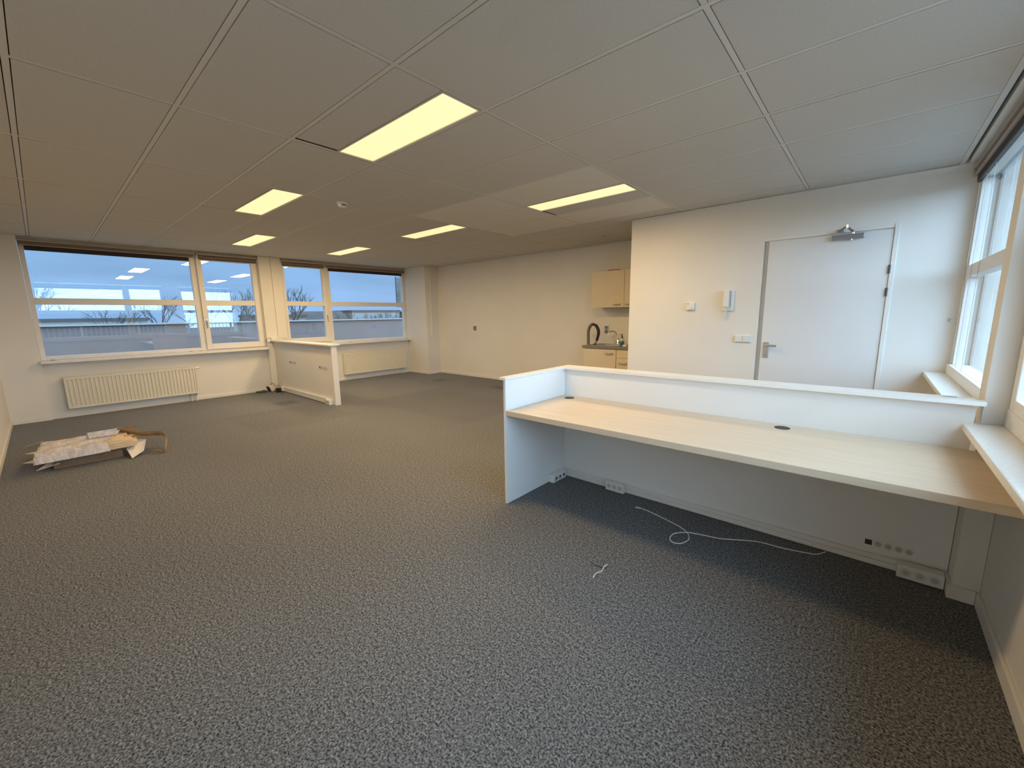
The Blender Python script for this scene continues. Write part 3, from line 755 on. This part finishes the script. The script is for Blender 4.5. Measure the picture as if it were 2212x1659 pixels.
B().box(-8.09, -8.055, 6.245, 6.318, .925, .989, .004).obj('junction_box', 'plastic', t)

# ------------------------------------------------------------------ kitchenette
YF = 5.945                               # front of the base units
def handle(parent, x, z, y, w_=.10, name='handle'):
    return B().tube(spline([(x - w_ / 2, y, z), (x - w_ / 2 + .012, y - .026, z), (x, y - .031, z - .004), (x + w_ / 2 - .012, y - .026, z), (x + w_ / 2, y, z)]), .0085, 8).obj(name, 'plastic_d', parent, True)
t = empty('base_cabinet', (-3.31, 6.2, 0), 'cream base cabinet with one wide door below the sink', 'cabinet')
B().box(-3.615, -3.022, YF + .02, YB - .015, .10, .842).obj('body', 'cab', t)
B().box(-3.615, -3.022, YF + .06, YB - .02, 0, .0995).obj('plinth', 'dark', t)
q = B().box(-3.613, -3.026, YF, YF + .019, .105, .838, .002).obj('door', 'cab', t)
handle(q, -3.14, .775, YF, .13)
t = empty('drawer_cabinet', (-2.74, 6.2, 0), 'cream drawer cabinet right of the sink cabinet', 'cabinet')
B().box(-3.018, -2.455, YF + .02, YB - .015, .10, .842).obj('body', 'cab', t)
B().box(-3.018, -2.455, YF + .06, YB - .02, 0, .0995).obj('plinth', 'dark', t)
for z0, z1, hd in ((.708, .838, False), (.505, .704, True), (.305, .501, True), (.105, .301, True)):
    q = B().box(-3.014, -2.457, YF, YF + .019, z0, z1, .002).obj('drawer_front', 'cab', t)
    if hd: handle(q, -2.90, z0 + .125, YF, .13)
t = empty('kitchen_counter', (-3.04, 6.2, .845), 'grey kitchenette worktop with a steel sink', 'countertop')
b = B()
SX0, SX1, SY0, SY1 = -3.46, -3.06, 6.06, 6.40
b.box(-3.635, SX0, YF - .02, YB - .001, .845, .883, .004).box(SX1, -2.447, YF - .02, YB - .001, .845, .883, .004)
b.box(SX0, SX1, YF - .02, SY0, .845, .883, .004).box(SX0, SX1, SY1, YB - .001, .845, .883, .004)
b.obj('slab', 'counter', t)
b = B().box(SX0 - .012, SX1 + .012, SY0 - .012, SY0, .882, .886).box(SX0 - .012, SX1 + .012, SY1, SY1 + .012, .882, .886).box(SX0 - .012, SX0, SY0, SY1, .882, .886).box(SX1, SX1 + .012, SY0, SY1, .882, .886)
s = b.obj('sink_rim', 'metal', t)
B().box(SX0, SX0 + .003, SY0, SY1, .8445, .882).box(SX1 - .003, SX1, SY0, SY1, .8445, .882).box(SX0, SX1, SY0, SY0 + .003, .8445, .882).box(SX0, SX1, SY1 - .003, SY1, .8445, .882).box(SX0, SX1, SY0, SY1, .8435, .8465).obj('sink_basin', 'metal', t)
t = empty('faucet', (-3.25, 6.455, .8835), 'chrome kitchen mixer tap with a curved spout', 'faucet')
B().lathe([(.026, 0), (.026, .012), (.02, .02), (.018, .07), (.012, .08)], (0, 0, 0), 18).obj('body', 'chrome', t, True, loc=(0, 0, 0))
B().tube(spline([(0, 0, .078), (0, -.01, .13), (-.02, -.05, .20), (-.05, -.10, .225), (-.085, -.15, .21), (-.095, -.165, .165)]), .011, 12).obj('spout', 'chrome', t, True, loc=(0, 0, 0))
for s in (-1, 1):
    B().tube([(s * .02, 0, .05), (s * .05, -.006, .065)], .007, 10).lathe([(.012, .055), (.020, .062), (.020, .080), (.010, .088)], (s * .058, -.006, .0), 14).obj('tap_handle', 'chrome', t, True, loc=(0, 0, 0))
t = empty('vacuum_hose', (-3.55, 6.20, .883), 'grey ribbed vacuum hose with black grip arching over the worktop', 'hose')
ha = spline([(-.105, -.03, .0), (-.11, -.03, .12), (-.108, -.03, .22), (-.09, -.03, .29), (-.05, -.03, .335), (-.015, -.03, .342)], 14)
B().tube(ha, [.024 + .0025 * (i % 2) for i in range(len(ha))], 12).obj('ribbed_hose', 'hose', t, True, loc=(0, 0, 0))
B().tube(spline([(-.02, -.03, .343), (.03, -.03, .325), (.075, -.03, .26), (.085, -.03, .19), (.062, -.03, .10), (.05, -.03, .075)], 6), [.021] * 6 + [.026] * 14 + [.023] * 11, 14).obj('grip', 'black', t, True, loc=(0, 0, 0))
B().tube([(.049, -.03, .074), (.022, -.03, .022)], [.021, .019], 14).obj('tube_end', 'metal', t, True, loc=(0, 0, 0))
B().tube([(.022, -.03, .0216), (.012, -.03, .003)], [.018, .018], 14).obj('tube_collar', 'black', t, True, loc=(0, 0, 0))
t = empty('soap_bottle', (-3.02, 6.14, .883), 'clear soap bottle with blue liquid and dark pump', 'bottle')
B().lathe([(.028, .001), (.031, .008), (.031, .075), (.031, .076)], (0, 0, 0), 18).obj('blue_liquid', 'blue', t, True, loc=(0, 0, 0))
B().lathe([(.031, .0765), (.030, .095), (.016, .122), (.013, .128)], (0, 0, 0), 18).obj('shoulder', 'clear', t, True, loc=(0, 0, 0))
B().lathe([(.014, .1285), (.014, .15), (.006, .155), (.005, .175)], (0, 0, 0), 14).box(-.030, .010, -.008, .008, .1755, .187, .003).obj('pump', 'black', t, loc=(0, 0, 0))
t = B().box(-.035, .035, -.022, .022, 0, .028, .009).obj('sponge', 'plastic', loc=(-2.93, 6.06, .883))
tag(t, 'pale sponge on the worktop right of the soap bottle', 'sponge')
t = empty('double_outlet', (-3.50, YB, 1.12), 'chrome framed double outlet on the kitchenette wall', 'outlet')
B().box(-3.545, -3.465, YB - .012, YB, 1.06, 1.20, .004).obj('plate', 'metal', t)
for z in (1.095, 1.165): B().ring((-3.505, YB - .0122, z), .012, .022, -.003, 18, 'y').obj('socket', 'black', t)
t = empty('wall_cabinet', (-3.05, 6.3, 1.5), 'cream two-door wall cabinet above the sink', 'cabinet')
YU = 6.17
B().box(-3.615, -2.450, YU + .02, YB - .001, 1.502, 2.080).obj('body', 'cab', t)
for x0, x1 in ((-3.614, -3.024), (-3.019, -2.452)):
    q = B().box(x0, x1, YU, YU + .019, 1.500, 2.082, .002).obj('door', 'cab', t)
    handle(q, (-3.145 if x0 < -3.3 else -2.93), 1.548, YU, .12)
B().box(-3.40, -2.47, YU + .06, YU + .30, 1.478, 1.5015, .003).obj('light_strip', 'plastic_d', t)
t = B().box(-.09, .09, -.05, .05, 0, .018, .004).obj('cardboard_lid', 'red', loc=(-3.24, 6.25, 2.0805))
tag(t, 'flat reddish lid lying on top of the wall cabinet', 'lid')

# ------------------------------------------------------------------ wrapped flat-pack bundle on the carpet
t = empty('flat_pack_bundle', (-6.0, .14, 0), 'film-wrapped stack of pale boards on cardboard lying by the left wall', 'package')
t.rotation_euler = (0, 0, R(-4))
RX = Matrix.Rotation(R(1.5), 3, 'X') @ Matrix.Rotation(R(-1.5), 3, 'Y')
pv = (0, 0, .12)
B().box(-.26, .22, -.22, .27, .003, .088, .004).obj('cardboard_base', 'brown_d', t, loc=(0, 0, 0))
B().box(-.32, .27, -.30, .34, .094, .101, .002, RX, pv).obj('cardboard_sheet', 'brownstrip', t, loc=(0, 0, 0))
for (x0, x1, y0, y1, z0, z1) in [(-.33, .275, -.31, .385, .103, .124), (-.33, .270, -.31, .395, .1255, .1465), (-.33, .260, -.31, .36, .148, .169),
                                 (-.33, -.03, -.30, .33, .1705, .190), (-.02, .215, -.30, .30, .1705, .190)]:
    B().box(x0, x1, y0, y1, z0, z1, .002, RX, pv).obj('board', 'pine', t, loc=(0, 0, 0))
b = bmesh.new()
nx, ny = 30, 30; rnd = random.Random(4)
grid = []
for i in range(nx + 1):
    row = []
    for j in range(ny + 1):
        u = i / nx; v = j / ny
        x = -.36 + .72 * u; y = -.36 + .56 * v
        e = min(u * .72, (1 - u) * .72, v * .56)
        k = min(1.0, e / .06)
        cre = .007 * math.sin(26 * (x * .75 + y * .5)) * math.sin(5 * y + 2) + .006 * math.sin(13 * x - 31 * y) * math.sin(9 * x)
        z = .103 + (.094 + cre + rnd.uniform(-.0006, .0006)) * min(1, k * 1.6) ** .6
        sx = -.355 + .675 * u if k >= 1 else None
        pull = (1 - k) * .028
        x += pull if u < .5 else -pull
        y += pull if v < .1 else 0
        row.append(b.verts.new((x, y + (.03 * math.sin(11 * u + 1) if v > .95 else 0), z)))
    grid.append(row)
for i in range(nx):
    for j in range(ny): b.faces.new((grid[i][j], grid[i + 1][j], grid[i + 1][j + 1], grid[i][j + 1]))
bmesh.ops.rotate(b, verts=b.verts, cent=pv, matrix=RX)
o = B(); o.add(b); o.obj('plastic_wrap', 'film', t, True, loc=(0, 0, 0))
# loose foam and film flaps
def flap(poly, th, m, name): B().prism(poly, (0, 0, th)).obj(name, m, t, loc=(0, 0, 0))
flap([(.20, -.24, .075), (-.06, -.25, .090), (-.20, -.45, .020)], .004, 'foam', 'foam_flap')
flap([(-.16, -.26, .085), (-.34, -.26, .095), (-.54, -.46, .040)], .004, 'foam', 'foam_flap')
flap([(.25, -.17, .060), (.12, -.25, .060), (.16, -.34, .006)], .004, 'foam', 'foam_flap')
flap([(.24, .30, .090), (.02, .40, .125), (.06, .47, .118), (.26, .43, .040), (.37, .33, .008)], .004, 'foam', 'foam_flap')
flap([(-.34, -.30, .19), (-.26, -.33, .195), (-.32, -.43, .160)], .002, 'film', 'film_tail')
flap([(-.30, .02, .212), (.00, .04, .208), (.03, .25, .214), (-.22, .30, .232)], .002, 'film', 'film_fold')
flap([(-.32, .30, .196), (-.36, .38, .230), (-.22, .42, .226), (-.16, .32, .194)], .004, 'brown_d', 'cardboard_flap')
# stiff brown cardboard strip standing on edge and curling round to the right
path = spline([(-.20, .26, .222), (-.08, .34, .205), (.04, .44, .185), (.10, .54, .178), (.16, .61, .165), (.25, .625, .135), (.33, .61, .085), (.36, .595, .045)], 5)
b = bmesh.new(); L = []
for i, p in enumerate(path):
    k = i / (len(path) - 1)
    wv = Vector((.045, -.006, .040)) * (1 - .35 * k); th = Vector((.003, .002, .0))
    L.append((b.verts.new(p - wv), b.verts.new(p + wv), b.verts.new(p + wv + th), b.verts.new(p - wv + th)))
for a, c in zip(L, L[1:]):
    for q in range(4): b.faces.new((a[q], a[(q + 1) % 4], c[(q + 1) % 4], c[q]))
b.faces.new(L[0]); b.faces.new(L[-1][::-1])
o = B(); o.add(b); o.obj('cardboard_strip', 'brownstrip', t, True, loc=(0, 0, 0))
flap([(.06, .44, .004), (.36, .60, .004), (.37, .585, .050), (.30, .58, .030)], .003, 'brownstrip', 'strip_end')

# ------------------------------------------------------------------ outside the windows
GZ = -3.6
o = struct(B().box(-420, -9.4, -260, 300, GZ - .5, GZ).obj('ground_west', 'ground'), 'dull ground far below the left windows', 'ground')
o = struct(B().box(1.0, 300, -260, 300, GZ - .5, GZ).obj('ground_east', 'ground'), 'dull ground far below the right windows', 'ground')
t = empty('flat_roof', (-20, 6, -1), 'grey flat roof with a pale edge seen below the left windows', 'roof', kind='structure')
B().box(-14.99, -9.6, -30, 60, -1.2, .28).obj('roof_deck', 'roofing', t)
B().box(-15.3, -15.0, -30, 60, -1.2, 1.285, .02).obj('parapet', 'parapet', t)
B().box(-15.38, -14.92, -30, 60, 1.287, 1.335, .01).obj('coping', 'coping', t)
def building(x, y, w_, d_, h, m, label, pitched=False, nwin=4, floors=1):
    t = empty('far_building', (x, y, GZ), label, 'building', 'buildings on the skyline')
    if x > 0: t.rotation_euler.z = math.pi
    B().box(-w_ / 2, w_ / 2, -d_ / 2, d_ / 2, 0, h).obj('wall', m, t, loc=(0, 0, 0))
    if pitched:
        B().prism([(-w_ / 2 - .4, -d_ / 2 - .4, h + .01), (w_ / 2 + .4, -d_ / 2 - .4, h + .01), (0, -d_ / 2 - .4, h + w_ * .28)], (0, d_ + .8, 0)).obj('roof', 'broof', t, loc=(0, 0, 0))
    else:
        B().box(-w_ / 2 - .2, w_ / 2 + .2, -d_ / 2 - .2, d_ / 2 + .2, h + .01, h + .45).obj('roof', 'broof', t, loc=(0, 0, 0))
    for fl_ in range(floors):
        for k in range(nwin):
            yy = -d_ / 2 + (k + .5) * d_ / nwin; z = h - 1.9 - 2.8 * fl_
            q = B().box(w_ / 2 + .01, w_ / 2 + .08, yy - d_ / nwin * .32, yy + d_ / nwin * .32, z, z + 1.3).obj('window', 'coping', t, loc=(0, 0, 0))
            B().box(w_ / 2 + .081, w_ / 2 + .10, yy - d_ / nwin * .27, yy + d_ / nwin * .27, z + .12, z + 1.18).obj('pane', 'bglass', q, loc=(0, 0, 0))
building(-95, 42, 8, 10, 4.2, 'bwall2', 'pale building with dark roof seen through the opening window', True, 5)
building(-92, 31.5, 10, 9, 5.3, 'bwall', 'low brown brick building left of the pale one', False, 5)
building(-98, 55.5, 10, 13, 6.2, 'bwall2', 'long pale hall on the skyline beside the bare trees', False, 4)
building(-96, 69, 10, 10, 5.9, 'bwall', 'brown flat building on the skyline near the column', False, 6)
building(-98, 2, 14, 20, 5.0, 'bwall2', 'low pale building behind the far left window', False, 6)
def tree(x, y, h, spread, label, seed, n=5, side='west'):
    rnd = random.Random(seed)
    t = empty('bare_tree', (x, y, GZ), label, 'tree', 'bare winter trees outside')
    th = h * .35
    B().tube([(0, 0, 0), (rnd.uniform(-.2, .2), rnd.uniform(-.2, .2), th * .6), (0, 0, th)], [.035 * h * .5, .03 * h * .5, .024 * h * .5], 7).obj('trunk', 'bark', t, loc=(0, 0, 0))
    b = B()
    def grow(p, d, L, r, lev):
        q = p + d * L * .5 + Vector((rnd.uniform(-.06, .06), rnd.uniform(-.06, .06), .02)) * L; e = p + d * L
        b.tube([p, q, e], [r, r * .8, r * .55], 4, False)
        if lev == 0: return
        for _ in range(3 if lev > 1 else 4):
            nd = (d + Vector((rnd.uniform(-1, 1), rnd.uniform(-1, 1), rnd.uniform(-.25, .8))) * spread).normalized()
            grow(p + (e - p) * rnd.uniform(.55, 1), nd, L * rnd.uniform(.55, .75), r * .55, lev - 1)
    for k in range(n):
        a = 2 * math.pi * k / n + rnd.uniform(-.3, .3)
        grow(Vector((0, 0, th * rnd.uniform(.8, 1))), Vector((math.cos(a) * .55, math.sin(a) * .55, 1)).normalized(), h * .27, h * .009, 3)
    b.obj('branches', 'bark', t, loc=(0, 0, 0))
tree(-46, 17.2, 10.0, .75, 'bare tree beside the left edge of the opening window', 11)
tree(-64, 17.5, 10.8, .7, 'tallest bare tree behind the window left of the partition', 12)
tree(-60, 12.6, 8.9, .7, 'bare tree right of the tallest one behind the narrow window', 13)
tree(-76, 11.5, 10.2, .7, 'bare tree by the mullion of the far left window', 14)
tree(-62, 5.6, 7.6, .7, 'bushy bare tree seen through the right part of the far left window', 15)
tree(-72, 21.8, 9.0, .7, 'bare tree close to the centre pier between the windows', 16)
tree(-72, 36.5, 7.2, .8, 'low bare tree in front of the pale hall', 17)
tree(-74, 43, 7.2, .8, 'bare tree right of the pale hall', 18)
tree(-68, 46.5, 6.6, .8, 'bare tree halfway along the window beside the column', 19)
tree(-80, 50.5, 7.6, .8, 'bare tree nearest the corner column', 20)
building(32, -6.5, 12, 27, 5.2, 'bwall', 'brown building across the street mirrored in the far left window', False, 8, 2)
tree(20, -1.0, 9.6, .75, 'bare tree mirrored in the far left window', 21)
tree(19, 5.6, 7.4, .75, 'smaller bare tree mirrored beside the first', 22)
# fixed grey louvre outside the last window
t = empty('facade_louvre', (-9.8, 6.6, 1.66), 'grey ribbed louvre panel outside the window beside the column', 'louvre')
B().box(-9.86, -9.83, 6.49, 6.80, 1.66, 2.46).obj('back_plate', 'louvre', t)
B().box(-9.829, -9.79, 6.488, 6.503, 1.66, 2.46).obj('edge_post', 'louvre', t)
B().box(-9.829, -9.095, 6.70, 6.745, 2.02, 2.08).obj('mount_arm', 'louvre', t)
me = None
for k in range(20):
    z = 1.68 + .0395 * k
    if me is None:
        s = B().box(-.010, .010, -.145, .145, -.012, .012, .003).obj('slat', 'louvre', t, loc=(0, 0, 0)); me = s.data
    else:
        s = bpy.data.objects.new('slat', me); COL.objects.link(s); s.parent = t
    s.location = Vector((-9.818, 6.65, z)) - t.location
# railing on the gallery outside the right-hand windows
t = empty('gallery_railing', (2.3, 2.6, .1), 'white railing on the gallery outside the right-hand windows', 'railing')
B().box(.72, 2.45, -2.5, 9.0, -.30, .08).obj('gallery_deck', 'coping', t)
B().box(2.27, 2.33, -2.5, 9.0, 1.24, 1.28, .005).obj('top_rail', 'rail', t)
B().box(2.28, 2.32, -2.5, 9.0, .22, .25).obj('bottom_rail', 'rail', t)
for k in range(8): B().box(2.275, 2.325, -2.0 + 1.45 * k, -1.95 + 1.45 * k, .081, 1.239).obj('post', 'rail', t)
me = None
for k in range(92):
    y = -2.45 + .124 * k
    if me is None:
        s = B().box(-.006, .006, -.006, .006, 0, .985).obj('baluster', 'rail', t, loc=(0, 0, 0)); me = s.data
    else:
        s = bpy.data.objects.new('baluster', me); COL.objects.link(s); s.parent = t
    s.location = Vector((2.30, y, .252)) - t.location
